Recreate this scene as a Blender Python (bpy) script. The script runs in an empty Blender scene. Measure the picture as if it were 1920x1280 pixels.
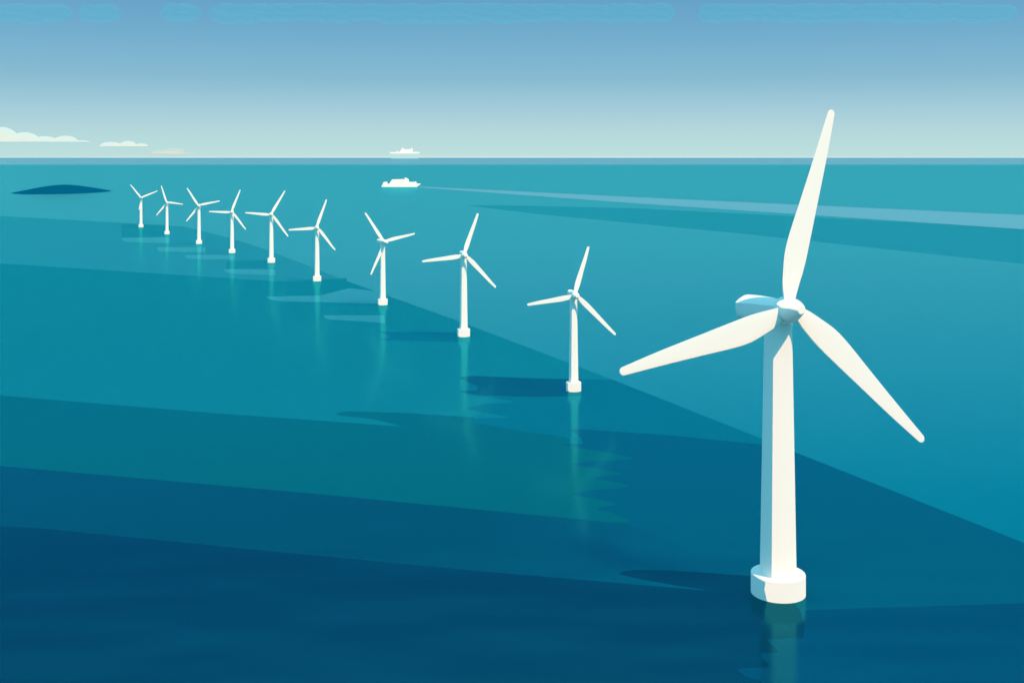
import bpy, bmesh, math, random
from mathutils import Vector, Matrix
from mathutils.geometry import delaunay_2d_cdt

random.seed(4)
SC = bpy.context.scene
COL = SC.collection
R = math.radians

# ------------------------------------------------------------------ camera
F = 1920 * 40 / 36            # focal length in photo pixels
YH = 275.0                    # eye level in the photo (the sea's edge lies a little below it)
H = 110.0                     # eye height above the water
K = H * F
cam_d = bpy.data.cameras.new('camera')
cam_d.lens = 40
cam_d.sensor_width = 36
cam_d.shift_y = -(640 - YH) / 1920
cam_d.clip_start = 1
cam_d.clip_end = 200000
cam = bpy.data.objects.new('camera', cam_d)
COL.objects.link(cam)
cam.location = (0, 0, H)
cam.rotation_euler = (R(90), 0, 0)
SC.camera = cam


def sea(px, py, z=0.0):
    """the point of the water surface that a place in the photo shows"""
    Y = (H - z) * F / (py - YH)
    return Vector(((px - 960) * Y / F, Y, z))


def at(px, py, Y):
    return Vector(((px - 960) * Y / F, Y, H - (py - YH) * Y / F))


# ------------------------------------------------------------------ colour / materials
def lin(c):
    return tuple(((v / 255) / 12.92 if v / 255 <= .04045 else ((v / 255 + .055) / 1.055) ** 2.4) for v in c)


def new_mat(name):
    m = bpy.data.materials.new(name)
    m.use_nodes = True
    nt = m.node_tree
    for n in list(nt.nodes):
        nt.nodes.remove(n)
    out = nt.nodes.new('ShaderNodeOutputMaterial')
    return m, nt, out


def paint(name, col, smooth=.03, alpha=1.0, through=0.0):
    """matt cel-shaded paint: the sun lights it or leaves it, nothing in between"""
    m, nt, out = new_mat(name)
    b = nt.nodes.new('ShaderNodeBsdfToon')
    b.inputs['Size'].default_value = 1.0
    b.inputs['Smooth'].default_value = smooth
    b.inputs['Color'].default_value = (*col, 1)
    last = b.outputs[0]
    if through:
        tl = nt.nodes.new('ShaderNodeBsdfTranslucent')
        tl.inputs['Color'].default_value = (*col, 1)
        mt = nt.nodes.new('ShaderNodeMixShader')
        mt.inputs[0].default_value = through
        nt.links.new(last, mt.inputs[1])
        nt.links.new(tl.outputs[0], mt.inputs[2])
        last = mt.outputs[0]
    if alpha < 1:
        tr = nt.nodes.new('ShaderNodeBsdfTransparent')
        mx = nt.nodes.new('ShaderNodeMixShader')
        mx.inputs[0].default_value = alpha
        nt.links.new(tr.outputs[0], mx.inputs[1])
        nt.links.new(last, mx.inputs[2])
        last = mx.outputs[0]
    nt.links.new(last, out.inputs[0])
    return m


def water(name, col):
    """coloured body of the water under a rippled, Fresnel-weighted reflecting surface"""
    m, nt, out = new_mat(name)
    L = nt.links.new
    if col:
        dif = nt.nodes.new('ShaderNodeBsdfDiffuse')
        dif.inputs['Color'].default_value = (*col, 1)
    else:
        dif = nt.nodes.new('ShaderNodeSubsurfaceScattering')   # turbid water: light spreads inside it
        dif.falloff = 'BURLEY'
        dif.inputs['Scale'].default_value = SCATTER
        dif.inputs['Radius'].default_value = (1, 1, 1)
        at_ = nt.nodes.new('ShaderNodeAttribute')
        at_.attribute_name = 'water_tone'
        L(at_.outputs['Color'], dif.inputs['Color'])
    gl = nt.nodes.new('ShaderNodeBsdfGlossy')
    gl.inputs['Roughness'].default_value = ROUGH
    gl.inputs['Color'].default_value = (*GTINT, 1)
    geo = nt.nodes.new('ShaderNodeNewGeometry')
    mp = nt.nodes.new('ShaderNodeMapping')
    mp.inputs['Scale'].default_value = (1 / 34, 1 / 15, 1)
    L(geo.outputs['Position'], mp.inputs['Vector'])
    nz = nt.nodes.new('ShaderNodeTexNoise')
    nz.inputs['Scale'].default_value = 1.0
    nz.inputs['Detail'].default_value = 0.5
    L(mp.outputs[0], nz.inputs['Vector'])
    bp = nt.nodes.new('ShaderNodeBump')
    bp.inputs['Strength'].default_value = 1.0
    bp.inputs['Distance'].default_value = BUMP
    L(nz.outputs['Fac'], bp.inputs['Height'])
    L(bp.outputs[0], gl.inputs['Normal'])
    fr = nt.nodes.new('ShaderNodeFresnel')
    fr.inputs['IOR'].default_value = 1.7
    mu = nt.nodes.new('ShaderNodeMath')
    mu.operation = 'MULTIPLY'
    mu.inputs[1].default_value = REFL
    mn = nt.nodes.new('ShaderNodeMath')
    mn.operation = 'MINIMUM'
    mn.inputs[1].default_value = RMAX
    L(fr.outputs[0], mu.inputs[0])
    L(mu.outputs[0], mn.inputs[0])
    mx = nt.nodes.new('ShaderNodeMixShader')
    L(mn.outputs[0], mx.inputs[0])
    L(dif.outputs[0], mx.inputs[1])
    L(gl.outputs[0], mx.inputs[2])
    L(mx.outputs[0], out.inputs[0])
    return m


ROUGH, GTINT, BUMP, REFL, RMAX, SCATTER = .14, (.05, .80, 1.0), .22, .85, .28, 40.0

EXPO = 0.5
# ------------------------------------------------------------------ sky and sun
SUN_AZ, SUN_EL = 58, 57       # azimuth from "towards the viewer" round to the right
sun_dir = Vector((math.cos(R(SUN_EL)) * math.sin(R(SUN_AZ)), -math.cos(R(SUN_EL)) * math.cos(R(SUN_AZ)), math.sin(R(SUN_EL))))
sd = bpy.data.lights.new('sun', 'SUN')
sd.energy = 4.5
sd.angle = R(.5)
sd.color = (1.0, .62, .36)
so = bpy.data.objects.new('sun', sd)
COL.objects.link(so)
so.rotation_euler = sun_dir.to_track_quat('Z', 'Y').to_euler()
so.location = sun_dir * 500

w = bpy.data.worlds.new('World')
SC.world = w
w.use_nodes = True
nt = w.node_tree
for n in list(nt.nodes):
    nt.nodes.remove(n)
L = nt.links.new
wo = nt.nodes.new('ShaderNodeOutputWorld')
tc = nt.nodes.new('ShaderNodeTexCoord')
sx = nt.nodes.new('ShaderNodeSeparateXYZ')
L(tc.outputs['Generated'], sx.inputs[0])
mr = nt.nodes.new('ShaderNodeMapRange')
mr.inputs['From Min'].default_value = -.02
mr.inputs['From Max'].default_value = .15
L(sx.outputs['Z'], mr.inputs['Value'])
rp = nt.nodes.new('ShaderNodeValToRGB')
L(mr.outputs[0], rp.inputs[0])
stops = [(-.0110, (234, 236, 222)), (-.0090, (210, 231, 222)), (-.0076, (190, 225, 224)), (.0117, (181, 217, 221)), (.035, (160, 202, 218)),
         (.058, (134, 186, 209)), (.081, (120, 177, 207)), (.1, (109, 170, 204)), (.128, (99, 159, 199)), (.15, (97, 157, 199))]
el = rp.color_ramp.elements
while len(el) < len(stops):
    el.new(.5)
for e, (z, c) in zip(el, stops):
    e.position = (z + .02) / .17
    g = 2 ** -EXPO
    e.color = (*[v * g for v in lin(c)], 1)
sky = nt.nodes.new('ShaderNodeTexSky')
sky.sky_type = 'NISHITA'
sky.sun_disc = False
sky.sun_elevation = R(SUN_EL)
sky.sun_rotation = R(180 - SUN_AZ)
b1 = nt.nodes.new('ShaderNodeBackground')
b1.inputs[1].default_value = .1
L(sky.outputs[0], b1.inputs[0])
b2 = nt.nodes.new('ShaderNodeBackground')
b2.inputs[1].default_value = 1.0
mh = nt.nodes.new('ShaderNodeMapRange')       # dome brightened well above the frame, added to lift shaded sides
mh.inputs['From Min'].default_value = .34
mh.inputs['From Max'].default_value = .60
L(sx.outputs['Z'], mh.inputs['Value'])
mc = nt.nodes.new('ShaderNodeMix')
mc.data_type = 'RGBA'
mc.inputs[7].default_value = (*[v * 2 ** -EXPO for v in (.34, 1.25, 1.65)], 1)
L(mh.outputs[0], mc.inputs[0])
L(rp.outputs[0], mc.inputs[6])
L(mc.outputs[2], b2.inputs[0])
mx = nt.nodes.new('ShaderNodeMixShader')
mx.inputs[0].default_value = .97
L(b1.outputs[0], mx.inputs[1])
L(b2.outputs[0], mx.inputs[2])
L(mx.outputs[0], wo.inputs[0])

SC.view_settings.view_transform = 'Standard'
SC.view_settings.look = 'None'
SC.view_settings.exposure = EXPO
SC.view_settings.gamma = 1


# ------------------------------------------------------------------ object helpers
def obj(name, bm, mat, parent=None, sharp=35):
    me = bpy.data.meshes.new(name)
    bmesh.ops.recalc_face_normals(bm, faces=bm.faces)
    bm.to_mesh(me)
    bm.free()
    me.polygons.foreach_set('use_smooth', [True] * len(me.polygons))
    me.set_sharp_from_angle(angle=R(sharp))
    me.materials.append(mat)
    o = bpy.data.objects.new(name, me)
    COL.objects.link(o)
    if parent:
        o.parent = parent
    return o


def tag(o, label=None, cat=None, group=None, kind=None):
    for k, v in (('label', label), ('category', cat), ('group', group), ('kind', kind)):
        if v:
            o[k] = v
    return o


def empty(name, loc):
    o = bpy.data.objects.new(name, None)
    COL.objects.link(o)
    o.location = loc
    o.empty_display_size = 2
    return o


def loft(bm, rings, cap=True):
    """rings: lists of points of equal count"""
    vs = [[bm.verts.new(p) for p in r] for r in rings]
    n = len(vs[0])
    for a, b in zip(vs, vs[1:]):
        for i in range(n):
            bm.faces.new((a[i], a[(i + 1) % n], b[(i + 1) % n], b[i]))
    if cap:
        bm.faces.new(list(reversed(vs[0])))
        bm.faces.new(vs[-1])
    return vs


def lathe(prof, seg=96):
    """prof: (radius, z) from the bottom up"""
    bm = bmesh.new()
    loft(bm, [[(r * math.cos(2 * math.pi * i / seg), r * math.sin(2 * math.pi * i / seg), z) for i in range(seg)] for r, z in prof])
    return bm


def interp(tab, t):
    for (a, va), (b, vb) in zip(tab, tab[1:]):
        if t <= b:
            return va + (vb - va) * max(0, (t - a)) / (b - a)
    return tab[-1][1]


def catmull(tab, t):
    """smooth interpolation through (t, v) pairs"""
    n = len(tab)
    for i in range(n - 1):
        if t <= tab[i + 1][0] or i == n - 2:
            t0, p1 = tab[i]
            t1, p2 = tab[i + 1]
            u = min(1, max(0, (t - t0) / (t1 - t0)))
            m1 = (p2 - tab[i - 1][1]) / (t1 - tab[i - 1][0]) if i else (p2 - p1) / (t1 - t0)
            m2 = (tab[i + 2][1] - p1) / (tab[i + 2][0] - t0) if i < n - 2 else (p2 - p1) / (t1 - t0)
            d = t1 - t0
            return ((2 * u ** 3 - 3 * u ** 2 + 1) * p1 + (u ** 3 - 2 * u ** 2 + u) * d * m1 + (-2 * u ** 3 + 3 * u ** 2) * p2 + (u ** 3 - u ** 2) * d * m2)


def blade_bm(Rb, lead, trail, root, thick):
    """blade along +Z, chord along X, thin across Y; rounded tip"""
    bm = bmesh.new()
    ts = [root + (1 - root) * i / 44 for i in range(42)]
    tipw = (catmull(lead, 1) + catmull(trail, 1)) / 2
    ts = [t for t in ts if t < 1 - tipw] + [1 - tipw + tipw * math.sin(R(a)) for a in (0, 15, 30, 45, 60, 72, 82, 88)]
    rings = []
    for t in ts:
        a, b = catmull(lead, min(t, 1)), catmull(trail, min(t, 1))
        if t > 1 - tipw:
            k = math.sqrt(max(0, 1 - ((t - 1 + tipw) / tipw) ** 2))
            c, hw = (a - b) / 2, (a + b) / 2 * k
            a, b = c + hw, hw - c
        mid, hw = (a - b) / 2, (a + b) / 2
        th = min(interp(thick, t), hw * 1.0)
        ring = []
        for i in range(28):
            q = 2 * math.pi * i / 28
            x = math.cos(q)
            y = math.sin(q)
            ring.append(((mid + hw * x) * Rb, th * y * Rb, t * Rb))
        rings.append(ring)
    loft(bm, rings)
    return bm


def body_bm(stations, n=40):
    """rounded body lofted along +Y: (y, half width, bottom z, top z, squareness)"""
    bm = bmesh.new()
    rings = []
    for y, hw, zb, zt, e in stations:
        ring = []
        for i in range(n):
            q = 2 * math.pi * i / n
            c, s = math.cos(q), math.sin(q)
            x = hw * math.copysign(abs(c) ** (2 / e), c)
            z = (zb + zt) / 2 + (zt - zb) / 2 * math.copysign(abs(s) ** (2 / e), s)
            ring.append((x, y, z))
        rings.append(ring)
    loft(bm, rings)
    return bm


def nacelle_bm(stations, n=48):
    """housing with upright sides and a crowned roof: (y, half width, bottom z, eaves z, crown)"""
    bm = bmesh.new()
    rings = []
    for y, hw, zb, ze, cr in stations:
        ring = []
        for i in range(n):
            q = 2 * math.pi * i / n
            c, s = math.cos(q), math.sin(q)
            if s >= 0:
                ring.append((hw * c, y, ze + cr * s * s))
            else:
                ring.append((hw * math.copysign(abs(c) ** .35, c), y, ze - (ze - zb) * abs(s) ** .5))
        rings.append(ring)
    loft(bm, rings)
    return bm


# ------------------------------------------------------------------ water
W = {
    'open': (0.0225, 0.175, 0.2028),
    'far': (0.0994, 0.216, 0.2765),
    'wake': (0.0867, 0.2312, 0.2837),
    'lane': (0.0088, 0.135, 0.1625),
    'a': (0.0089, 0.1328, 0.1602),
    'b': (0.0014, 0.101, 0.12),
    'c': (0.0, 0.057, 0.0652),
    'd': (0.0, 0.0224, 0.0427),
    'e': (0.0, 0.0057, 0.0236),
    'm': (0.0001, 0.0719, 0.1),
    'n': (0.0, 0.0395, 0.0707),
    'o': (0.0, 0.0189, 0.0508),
    's': (0.0, 0.0326, 0.0554),  # tower shadow painted as a tone of the sheet
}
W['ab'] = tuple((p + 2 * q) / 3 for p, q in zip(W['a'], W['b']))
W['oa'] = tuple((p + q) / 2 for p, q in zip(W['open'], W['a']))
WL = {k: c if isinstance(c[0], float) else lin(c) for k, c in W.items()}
WATER = water('water_body', None)
WAKE = water('wake_foam', WL['wake'])


def outline(pts):
    """pts: (x, y) corner or (x, y, 1) smooth point; closed, smooth runs become splines"""
    out = []
    n = len(pts)
    P = [Vector(p[:2]) for p in pts]
    s = [len(p) > 2 for p in pts]
    for i in range(n):
        a, b = P[i], P[(i + 1) % n]
        m1 = (b - P[i - 1]) / 2 if s[i] else (b - a)
        m2 = (P[(i + 2) % n] - a) / 2 if s[(i + 1) % n] else (b - a)
        lim = (b - a).length * 1.2
        for m in (m1, m2):
            if m.length > lim:
                m *= lim / m.length
        st = 1 if not (s[i] or s[(i + 1) % n]) else 10
        if st == 1:
            st = max(1, int((b - a).length / 150))
        for k in range(st):
            u = k / st
            out.append((2 * u ** 3 - 3 * u ** 2 + 1) * a + (u ** 3 - 2 * u ** 2 + u) * m1 + (-2 * u ** 3 + 3 * u ** 2) * b + (u ** 3 - u ** 2) * m2)
    return out


SHEEN_FADE = ([(296, 0), (450, 0), (520, -.002), (600, -.0075), (700, -.013), (800, -.018), (950, -.022), (1300, -.022)],  # per-channel offsets painting the water's brightening towards the horizon into its colour
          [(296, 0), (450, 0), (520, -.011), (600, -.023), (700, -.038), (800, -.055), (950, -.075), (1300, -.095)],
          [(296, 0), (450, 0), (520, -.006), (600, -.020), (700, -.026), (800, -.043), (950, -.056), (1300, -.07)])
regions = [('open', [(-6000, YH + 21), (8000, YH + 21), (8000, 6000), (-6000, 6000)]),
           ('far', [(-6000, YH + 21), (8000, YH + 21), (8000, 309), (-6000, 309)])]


def patch(key, pts):
    """a tone of the water surface; later ones lie over earlier ones"""
    regions.append((key, [(p.x, p.y) for p in outline(pts)]))


BIG = 2600   # px, well outside the frame
EDGE = K / 21.0               # the sea's far edge
patch('lane', [(875, 385), (980, 385.5), (1200, 391), (1420, 402), (1920, 428), (BIG, 464), (BIG, 574), (1920, 495), (1400, 439), (1000, 400.5)])
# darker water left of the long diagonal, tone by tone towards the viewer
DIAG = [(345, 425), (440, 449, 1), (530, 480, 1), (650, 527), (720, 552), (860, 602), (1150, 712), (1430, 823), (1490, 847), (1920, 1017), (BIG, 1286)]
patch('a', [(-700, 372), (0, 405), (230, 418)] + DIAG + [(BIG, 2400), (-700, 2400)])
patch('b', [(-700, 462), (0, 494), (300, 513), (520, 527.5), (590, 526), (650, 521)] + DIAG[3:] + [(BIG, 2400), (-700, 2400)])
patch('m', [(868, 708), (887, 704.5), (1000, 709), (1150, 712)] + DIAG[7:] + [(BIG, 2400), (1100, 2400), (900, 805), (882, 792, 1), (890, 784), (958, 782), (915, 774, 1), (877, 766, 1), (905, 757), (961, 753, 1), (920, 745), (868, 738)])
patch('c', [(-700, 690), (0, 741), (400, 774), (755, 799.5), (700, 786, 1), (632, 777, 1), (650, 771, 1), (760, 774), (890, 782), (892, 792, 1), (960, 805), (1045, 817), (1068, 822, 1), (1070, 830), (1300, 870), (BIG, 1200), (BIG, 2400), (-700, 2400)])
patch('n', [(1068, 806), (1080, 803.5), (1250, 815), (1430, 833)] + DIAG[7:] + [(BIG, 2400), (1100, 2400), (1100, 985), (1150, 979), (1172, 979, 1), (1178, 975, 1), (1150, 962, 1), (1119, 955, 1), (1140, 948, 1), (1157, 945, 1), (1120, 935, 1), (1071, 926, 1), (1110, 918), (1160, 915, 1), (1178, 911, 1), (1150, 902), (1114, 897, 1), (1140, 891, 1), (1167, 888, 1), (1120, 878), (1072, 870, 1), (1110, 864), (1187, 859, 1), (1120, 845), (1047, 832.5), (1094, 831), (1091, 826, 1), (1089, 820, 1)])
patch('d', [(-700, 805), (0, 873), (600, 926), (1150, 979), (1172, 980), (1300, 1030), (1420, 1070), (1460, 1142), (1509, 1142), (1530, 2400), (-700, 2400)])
patch('e', [(-700, 930), (0, 986), (80, 990), (500, 1032), (900, 1070), (1330, 1106.5), (1250, 1094, 1), (1163, 1076, 1), (1185, 1068, 1), (1260, 1069), (1410, 1079), (1425, 1100), (1490, 1130), (1500, 1142), (1520, 1200), (1520, 2400), (-700, 2400)])  # its tongue left of the base paints the near tower's shadow
patch('o', [(1509, 1142.5), (1600, 1140), (1920, 1130), (BIG, 1108), (BIG, 2400), (1430, 2400), (1428, 1275), (1400, 1268), (1386, 1253, 1), (1440, 1250), (1443, 1245), (1430, 1233, 1), (1428, 1224), (1461, 1222), (1455, 1215, 1), (1437, 1197), (1507, 1195)])  # wavy left part paints the broken reflection of the near tower
# short lanes by the far turbines: paler water, dark ones painting tower shadows
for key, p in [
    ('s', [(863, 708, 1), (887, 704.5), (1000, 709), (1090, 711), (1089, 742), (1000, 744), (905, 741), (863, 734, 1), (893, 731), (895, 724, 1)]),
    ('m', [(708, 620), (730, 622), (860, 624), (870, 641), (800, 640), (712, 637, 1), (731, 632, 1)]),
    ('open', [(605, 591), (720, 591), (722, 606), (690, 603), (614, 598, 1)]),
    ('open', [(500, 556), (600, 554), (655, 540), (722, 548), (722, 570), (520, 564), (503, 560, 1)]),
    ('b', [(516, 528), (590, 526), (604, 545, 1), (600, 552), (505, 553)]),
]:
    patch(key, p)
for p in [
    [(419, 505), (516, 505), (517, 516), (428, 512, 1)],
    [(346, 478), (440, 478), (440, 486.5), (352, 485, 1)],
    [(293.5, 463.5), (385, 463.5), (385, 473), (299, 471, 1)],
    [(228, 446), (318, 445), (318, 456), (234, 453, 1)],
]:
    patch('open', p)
for p in [[(228, 420), (309, 422), (309, 444), (228, 445)], [(425, 490), (502, 489), (502, 504), (424, 504)]]:  # dark strips beside far bases, tower shadows put into the colour
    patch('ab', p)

# guide lines, so that a painted tone can be graded across the sheet
for y in range(420, 1300, 40):
    regions.append((None, [(-6000, y), (8000, y), (8000, y + 20), (-6000, y + 20)]))
for x in range(900, 1400, 50):
    regions.append((None, [(x, 880), (x + 25, 880), (x + 25, 1140), (x, 1140)]))
# one flat sheet of water, cut along the borders of its tones
vin, fin = [], []
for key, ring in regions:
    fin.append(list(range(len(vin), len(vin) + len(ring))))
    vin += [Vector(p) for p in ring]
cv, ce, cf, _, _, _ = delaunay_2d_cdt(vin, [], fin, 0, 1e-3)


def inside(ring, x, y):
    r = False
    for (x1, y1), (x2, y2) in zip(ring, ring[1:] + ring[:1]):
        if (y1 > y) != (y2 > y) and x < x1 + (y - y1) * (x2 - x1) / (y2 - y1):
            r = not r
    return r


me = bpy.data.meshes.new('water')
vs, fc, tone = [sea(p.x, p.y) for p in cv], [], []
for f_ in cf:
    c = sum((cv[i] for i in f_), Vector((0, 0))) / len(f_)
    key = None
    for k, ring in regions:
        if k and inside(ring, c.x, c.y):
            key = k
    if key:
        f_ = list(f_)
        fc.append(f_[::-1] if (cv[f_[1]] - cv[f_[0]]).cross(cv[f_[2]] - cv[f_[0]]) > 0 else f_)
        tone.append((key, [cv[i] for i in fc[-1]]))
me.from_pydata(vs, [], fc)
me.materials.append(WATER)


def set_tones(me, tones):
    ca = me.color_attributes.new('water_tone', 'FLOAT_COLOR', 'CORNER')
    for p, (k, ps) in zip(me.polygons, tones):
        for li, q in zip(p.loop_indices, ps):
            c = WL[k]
            if k == 'open':        # open water painted darker nearer by, imitating weaker sky reflection
                c = [max(0, v + d) for v, d in zip(c, [catmull(t, q.y) for t in SHEEN_FADE])]
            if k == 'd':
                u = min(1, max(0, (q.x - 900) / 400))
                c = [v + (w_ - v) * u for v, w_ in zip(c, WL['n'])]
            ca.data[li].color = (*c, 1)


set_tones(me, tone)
o = bpy.data.objects.new('water', me)
COL.objects.link(o)
o['kind'] = 'structure'

# the same sea on every other side of the viewer, just under the sheet above
bm = bmesh.new()
bm.faces.new([bm.verts.new(p) for p in ((-20000, -8000, -.5), (20000, -8000, -.5), (20000, EDGE, -.5), (-20000, EDGE, -.5))])
o = obj('water', bm, WATER)
set_tones(o.data, [('open', [Vector((0, 600))] * 4)])
o['kind'] = 'structure'

bm = bmesh.new()
bm.faces.new([bm.verts.new(sea(p.x, p.y, .05)) for p in outline([(786, 349.5), (1200, 370), (1920, 403), (BIG, 434), (BIG, 464), (1920, 430), (1200, 382), (786, 351.5)])])
wk = obj('wake', bm, WAKE)
tag(wk, 'long pale wake trailing off to the right behind the white ferry', 'wake', None, 'stuff')

# low dark island
ISL = paint('island_turf', lin((0, 84, 112)), smooth=.3)
ic = sea(117.5, 359.8)
rx = 83 * ic.y / F
ry = 150
bm = bmesh.new()
rings = []
for j in range(15):
    q = j / 14
    rings.append([(rx * q * math.cos(2 * math.pi * i / 72), ry * q * math.sin(2 * math.pi * i / 72), 17.5 * (1 - q ** 1.6) ** 1.15 - (.4 if j == 14 else 0)) for i in range(72)])
rings[0] = [(.1 * math.cos(2 * math.pi * i / 72), .1 * math.sin(2 * math.pi * i / 72), 17.5) for i in range(72)]
loft(bm, list(reversed(rings)))
isl = obj('island', bm, ISL)
isl.location = (ic.x, ic.y, 0)
isl['kind'] = 'structure'

# ------------------------------------------------------------------ turbines
WHITE = paint('white_paint', (.81, .79, .75))
LEAD = [(0, .026), (.05, .022), (.08, .024), (.22, .036), (.36, .036), (.5, .034), (.77, .030), (1.0, .021)]
TRAIL = [(0, .028), (.05, .048), (.1, .064), (.17, .077), (.24, .088), (.29, .090), (.36, .086), (.55, .064), (.76, .041), (1.0, .017)]
THICK = [(0, .016), (.06, .015), (.12, .009), (.3, .006), (1, .003)]


def aim(base, hubZ, psi, over, tips):
    """angles and lengths of the blades in the rotor plane"""
    n = Vector((math.sin(psi), -math.cos(psi), 0))
    u = Vector((math.cos(psi), math.sin(psi), 0))
    hub = Vector((base.x, base.y, hubZ)) + n * over
    C = Vector((0, 0, H))
    res = []
    for px, py in tips:
        d = Vector(((px - 960) / F, 1, -(py - YH) / F))
        t = (hub - C).dot(n) / d.dot(n)
        q = C + d * t - hub
        res.append((math.atan2(q.dot(u), q.z), q.length))
    return res


def set_pose(parts, psi, over, hz, blades, ref):
    """parts: dict name -> object (blade: list)"""
    for k in ('nacelle', 'rotor_hub'):
        parts[k].rotation_euler = (0, 0, psi)
        parts[k].location = (0, 0, hz)
    for o, (a, r) in zip(parts['blade'], blades):
        M = Matrix.Translation((0, 0, hz)) @ Matrix.Rotation(psi, 4, 'Z') @ Matrix.Translation((0, -over, 0)) @ Matrix.Rotation(a, 4, 'Y')
        o.location = M.to_translation()
        o.rotation_euler = M.to_euler()
        o.scale = (1, 1, r / ref)


# the big one in front
NB = sea(1459, 1110.7)
PSI, OV = R(20), 4.7
HZ = H - (578 - YH) * (NB.y - OV * math.cos(PSI)) / F
t = empty('wind_turbine', NB)
tag(t, 'largest white wind turbine, nearest the viewer, its upper blade reaching above the horizon', 'wind turbine')
obj('foundation', lathe([(6.62, -2), (6.62, 4.75), (6.55, 4.95), (6.4, 5.0), (4.0, 5.0)]), WHITE, t, 50)
obj('tower', lathe([(4.42, 4.9), (4.25, 15), (3.36, HZ - 4.4), (3.36, HZ - 3.9)]), WHITE, t)
nac = obj('nacelle', nacelle_bm([(-3.2, 2.0, -2.2, .4, 1.3), (0, 2.8, -3.6, .2, 1.5), (5, 3.3, -4.3, -.1, 1.7), (10, 3.6, -4.9, -.5, 1.9), (13.9, 3.6, -5.0, -.8, 1.9), (14.5, 3.3, -4.7, -.8, 1.6)]), WHITE, t)
hub = obj('rotor_hub', body_bm([(-OV + 2.2, 2.8, -2.8, 2.6, 2.1), (-OV + .8, 3.2, -3.4, 2.7, 2.1), (-OV - .8, 3.2, -3.4, 2.6, 2.1), (-OV - 1.6, 3.0, -3.0, 2.5, 2.1), (-OV - 3.2, 2.2, -2.0, 2.2, 2.1), (-OV - 4.6, 1.5, -1.2, 1.7, 2.1), (-OV - 5.2, .9, -.7, 1.1, 2)]), WHITE, t)
bl = aim(NB, HZ, PSI, OV, [(1559.5, 206), (1162, 699), (1732, 826)])
Rn = sum(r for a, r in bl) / 3
bs = [obj('blade', blade_bm(Rn, LEAD, TRAIL, .03, THICK), WHITE, t)]
for k in range(2):
    c = bs[0].copy()
    COL.objects.link(c)
    c.parent = t
    bs.append(c)
set_pose({'nacelle': nac, 'rotor_hub': hub, 'blade': bs}, PSI, OV, HZ, bl, Rn)

# the row behind: one model, nine copies
HUB0, OV0, R0 = 44.0, 3.3, 23.0
FARW = 1.05
LEAD2 = [(t_, v * (1.0 if t_ < .6 else 1.12) * FARW) for t_, v in LEAD]
TRAIL2 = [(0, .03), (.05, .044), (.12, .058), (.2, .066), (.28, .068), (.4, .062), (.6, .048), (.8, .034), (1, .022)]


def make_small():
    t = empty('wind_turbine', (0, 0, 0))
    p = {}
    p['foundation'] = obj('foundation', lathe([(3.45, -2), (3.45, 3.9), (3.3, 4.05), (2, 4.05)], 64), WHITE, t, 50)
    p['tower'] = obj('tower', lathe([(2.15, 4.0), (1.6, HUB0 - 2.2), (1.6, HUB0 - 1.4)], 64), WHITE, t)
    p['nacelle'] = obj('nacelle', body_bm([(-2, 1.2, -1.2, 1.1, 2.4), (0, 1.45, -1.7, 1.3, 2.8), (4, 1.5, -1.6, 1.4, 3), (7.0, 1.4, -1.4, 1.35, 3), (7.6, 1.1, -1.1, 1.1, 3)], 28), WHITE, t)
    p['rotor_hub'] = obj('rotor_hub', body_bm([(-OV0 + 1.4, 1.3, -1.3, 1.3, 2.1), (-OV0, 1.65, -1.65, 1.65, 2.1), (-OV0 - 2, 1.55, -1.55, 1.55, 2.1), (-OV0 - 3.4, 1.2, -1.2, 1.2, 2.1), (-OV0 - 4, .6, -.6, .6, 2)], 28), WHITE, t)
    b0 = obj('blade', blade_bm(R0, LEAD2, TRAIL2, .03, THICK), WHITE, t)
    p['blade'] = [b0]
    for k in range(2):
        c = b0.copy()
        COL.objects.link(c)
        c.parent = t
        p['blade'].append(c)
    return t, p


def copy_small(t, p):
    r = t.copy()
    COL.objects.link(r)
    q = {}
    for k, v in p.items():
        cs = []
        for s in (v if isinstance(v, list) else [v]):
            c = s.copy()
            COL.objects.link(c)
            c.parent = r
            cs.append(c)
        q[k] = cs if isinstance(v, list) else cs[0]
    return r, q


ROW = [  # base px, hub px, yaw, tips, label
    ((1075.5, 732), 553.6, 10, [(1103.5, 462), (988.5, 571.6), (1154.5, 627.5)], 'white wind turbine next to the largest one, painted shadow band left of its base'),
    ((869.3, 630), 478, 10, [(896, 399.8), (791.5, 490.3), (930, 538.8)], 'white wind turbine standing next left of the turbine with the painted shadow band'),
    ((717.5, 571), 453.4, 30, [(684.4, 398.8), (778, 437.8), (695.4, 515)], 'white wind turbine whose lower blade leans left beside its tower, nacelle end showing'),
    ((594.3, 526.5), 426.6, 10, [(612.3, 373.8), (541, 431.3), (628.7, 469)], 'white wind turbine just left of the one whose lower blade leans beside its tower'),
    ((508.6, 492), 402, 14, [(534.3, 357.5), (459.6, 399), (540.4, 443.3)], 'white wind turbine with level left blade, lower blade nearly touching the next turbine'),
    ((435, 474), 397.3, 10, [(450.2, 356), (391.8, 396.9), (461, 430.3)], 'white wind turbine with a level left blade, just right of one with raised right blade'),
    ((373, 457), 385.5, 12, [(350.6, 352.6), (412.3, 376.6), (349.5, 415)], 'white wind turbine third from the far end of the row, right blade raised slightly'),
    ((313, 439), 379.6, 15, [(302.2, 348), (343.5, 382.9), (293.2, 404)], 'small white wind turbine second from the far end, right blade pointing level'),
    ((264.3, 426), 370.7, 30, [(244.5, 346.4), (295.6, 357.8), (261, 393.5)], 'smallest white wind turbine at the far end, nearest the dark island'),
]
proto = make_small()
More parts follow.
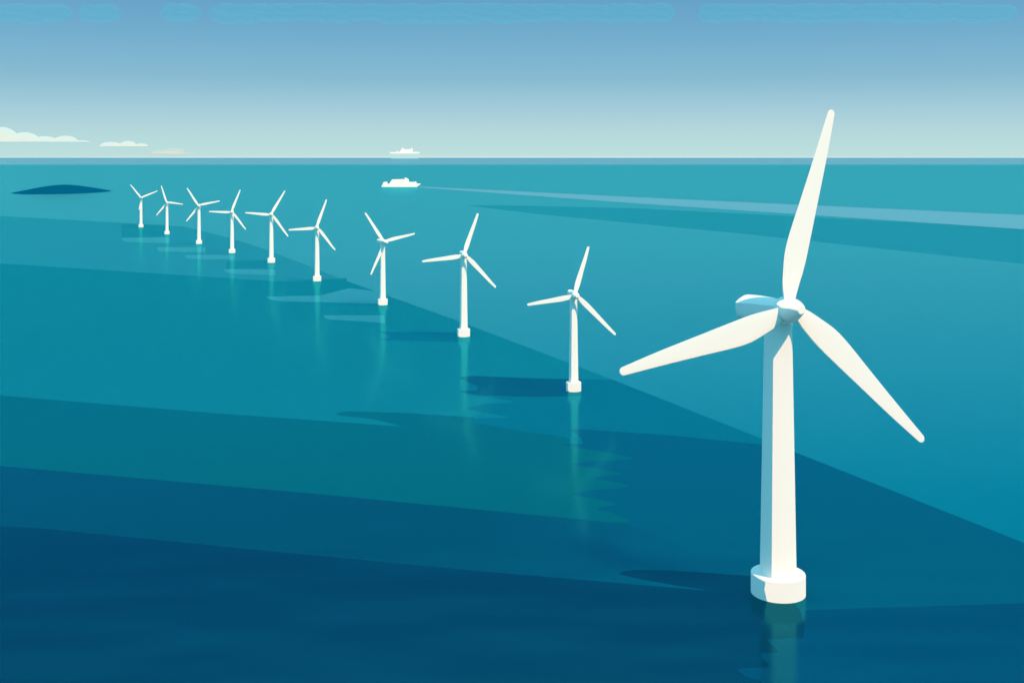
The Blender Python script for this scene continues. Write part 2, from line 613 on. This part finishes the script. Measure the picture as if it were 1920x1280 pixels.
for i, (b, hy, yaw, tips, lab) in enumerate(ROW):
    base = sea(*b)
    psi = R(yaw)
    hz = H - (hy - YH) * (base.y - OV0 * math.cos(psi)) / F
    s = hz / HUB0
    t, p = proto if i == 0 else copy_small(*proto)
    t.location = base
    t.scale = (s, s, s)
    tag(t, lab, 'wind turbine', 'row of white offshore wind turbines')
    bl = aim(base, hz, psi, OV0 * s, tips)
    set_pose(p, psi, OV0, HUB0, [(a, r / s) for a, r in bl], R0)

# ------------------------------------------------------------------ ships
SHIPW = paint('ship_white', (.81, .79, .75))
SHIPP = paint('ship_haze_tint', (.44, .585, .60))  # hull tinted towards the sky, haze painted into its colour


def prism(pts, hw, taper=.75, power=3.0):
    """side profile (x, z) given a width across Y that narrows to both ends"""
    bm = bmesh.new()
    E_ = list(zip(pts, pts[1:] + pts[:1]))
    x0, x1 = min(p[0] for p in pts), max(p[0] for p in pts)
    xs = {x0 + .02, x1 - .02}
    for x, _ in pts:
        xs |= {x - .02, x + .02}
    n = max(4, int((x1 - x0) / 8))
    xs |= {x0 + (x1 - x0) * i / n for i in range(1, n)}
    rings = []
    for x in sorted(x for x in xs if x0 < x < x1):
        zs = [a[1] + (b[1] - a[1]) * (x - a[0]) / (b[0] - a[0]) for a, b in E_ if (a[0] - x) * (b[0] - x) < 0]
        if len(zs) < 2:
            continue
        lo, hi = min(zs), max(max(zs), min(zs) + .02)
        u = abs((x - (x0 + x1) / 2) / ((x1 - x0) / 2))
        w_ = hw * (1 - taper * u ** power)
        rings.append([(x, -w_, lo), (x, w_, lo), (x, w_, hi), (x, -w_, hi)])
    loft(bm, rings)
    return bm


def ship_pts(pts, cx, wy, sc):
    return [((x - cx) / sc, (wy - y) / sc) for x, y in pts]


fb = sea(752, 350.6)
sc_ = F / fb.y
fer = empty('ferry', fb)
tag(fer, 'white ferry with a raised cabin and small funnel crossing ahead of its wake', 'ferry')
q = lambda p: ship_pts(p, 752, 350.6, sc_)
obj('hull', prism(q([(715.2, 352), (715.4, 349.4), (719.5, 341.6), (721, 341), (725.7, 341), (726.3, 345), (730, 345.4), (765, 345), (780.7, 344), (788.7, 344.5), (788.5, 345.4), (782, 350.8), (781, 352)]), 9), SHIPW, fer, 1)
obj('cabin', prism(q([(729.6, 345.5), (734.8, 337.6), (736.3, 336.4), (757.8, 336.1), (760, 337.6), (761, 341), (775.4, 341.4), (780, 340.4), (780.9, 344.6)]), 8.6, .55), SHIPW, fer, 1)
obj('funnel', prism(q([(760, 340.9), (760, 337.5), (758.5, 334), (759.2, 333.2), (762.5, 333.9), (765.8, 336), (766.7, 341.1)]), 3, .2), SHIPW, fer, 1)

hb = sea(759, 297.2)
sc_ = F / hb.y
lin_ = empty('cruise_ship', hb)
tag(lin_, 'pale distant passenger ship sitting on the horizon', 'ship')
q = lambda p: ship_pts(p, 759, 297.2, sc_)
obj('hull', prism(q([(733, 297.5), (731.6, 288), (786.6, 288), (784, 297.5)]), 16, .8), SHIPP, lin_, 1)
obj('upper_deck', prism(q([(731.4, 288), (731.4, 285.2), (775, 285.4), (777, 285), (785, 285), (786.8, 286.4), (786.6, 288)]), 15.6, .8), SHIPW, lin_, 1)
obj('superstructure', prism(q([(749.2, 286.3), (749.8, 283.6), (752.4, 281.2), (754.6, 277.4), (755.6, 278), (757.8, 280), (770.6, 280), (772.2, 277.6), (773.2, 277.6), (773.4, 286.3)]), 15.2, .2), SHIPW, lin_, 1)
obj('mast', prism(q([(743.8, 285.3), (744.8, 283.2), (745.6, 283.2), (746.4, 285.4)]), 3, .2), SHIPW, lin_, 1)

# ------------------------------------------------------------------ clouds
def cloud(name, domes, Y, mat, flat, label, group, depth=.8, vox=12.0):
    """domes: (cx, half width, base y, top y) in photo pixels at distance Y"""
    k = Y / F
    base = at(domes[0][0], domes[0][2], Y)
    bm = bmesh.new()
    for cx, hw, by, ty in domes:
        c = at(cx, by, Y) - base
        g = bmesh.ops.create_icosphere(bm, subdivisions=4, radius=1)['verts']
        for v in g:
            z = v.co.z
            z = z * (by - ty) * k if z > 0 else z * flat * k
            v.co = Vector((c.x + v.co.x * hw * k, c.y + v.co.y * hw * k * depth, c.z + z))
    o = obj(name, bm, mat)
    o.location = base
    md = o.modifiers.new('merge', 'REMESH')
    md.mode = 'VOXEL'
    md.voxel_size = vox
    md.use_smooth_shade = True
    tag(o, label, 'cloud', group)
    return o


CL = paint('cloud_white', (.57, .63, .60), smooth=.2, through=.05)
CL2 = paint('cloud_thin', (.57, .63, .60), smooth=.2, alpha=.6, through=.05)
cloud('cloud', [(2, 34, 266.5, 238), (-60, 50, 266.5, 230), (46, 29, 266.5, 248), (84, 24, 266.5, 255.5), (123, 23, 266.5, 254.5), (152, 17, 266.5, 263.4), (60, 98, 266.5, 263)],
      13000, CL, .3, 'long cream cloud bank at the left edge with stepped domes', 'low cream clouds over the horizon', .6, 6)
cloud('cloud', [(208, 21, 275, 266), (240, 17, 275, 264.4), (265, 13, 275, 269), (227, 48, 275.2, 273.4)],
      13000, CL, .3, 'small cream cloud with two low domes above the row of turbines', 'low cream clouds over the horizon', .6, 4)
cloud('cloud', [(325, 25, 289.5, 277.5), (303, 22, 289.5, 281), (352, 14, 289.5, 286.5)],
      11600, CL2, .2, 'thin half faded cloud lying lowest on the horizon', 'low cream clouds over the horizon', .3, 4)

TOP = paint('cloud_teal', (.06, .52, .66), smooth=1, alpha=.125, through=.5)
spans = [(-30, 135, 'short dim teal cloud in the top left corner'), (147, 226, 'smallest dim teal cloud along the top edge'), (301, 378, 'two-lobed dim teal cloud along the top edge'),
         (392, 1267, 'longest dim teal cloud band along the top edge, left of the upright blade'), (1308, 1912, 'dim teal cloud band along the top edge above the upright blade')]
for x0, x1, lab in spans:
    d = []
    x = x0 + 16
    while x < x1 - 12:
        hw = random.uniform(20, 34)
        hw = min(hw, x - x0, x1 - x) if (x - x0 < 20 or x1 - x < 20) else hw
        hw = max(hw, 15)
        d.append((min(max(x, x0 + hw), x1 - hw), hw, random.uniform(22, 30), random.uniform(5, 10)))
        x += random.uniform(13, 22)
    o = cloud('cloud', d, 13000, TOP, random.uniform(13, 18), lab, 'dim teal clouds along the top', .6, 14)
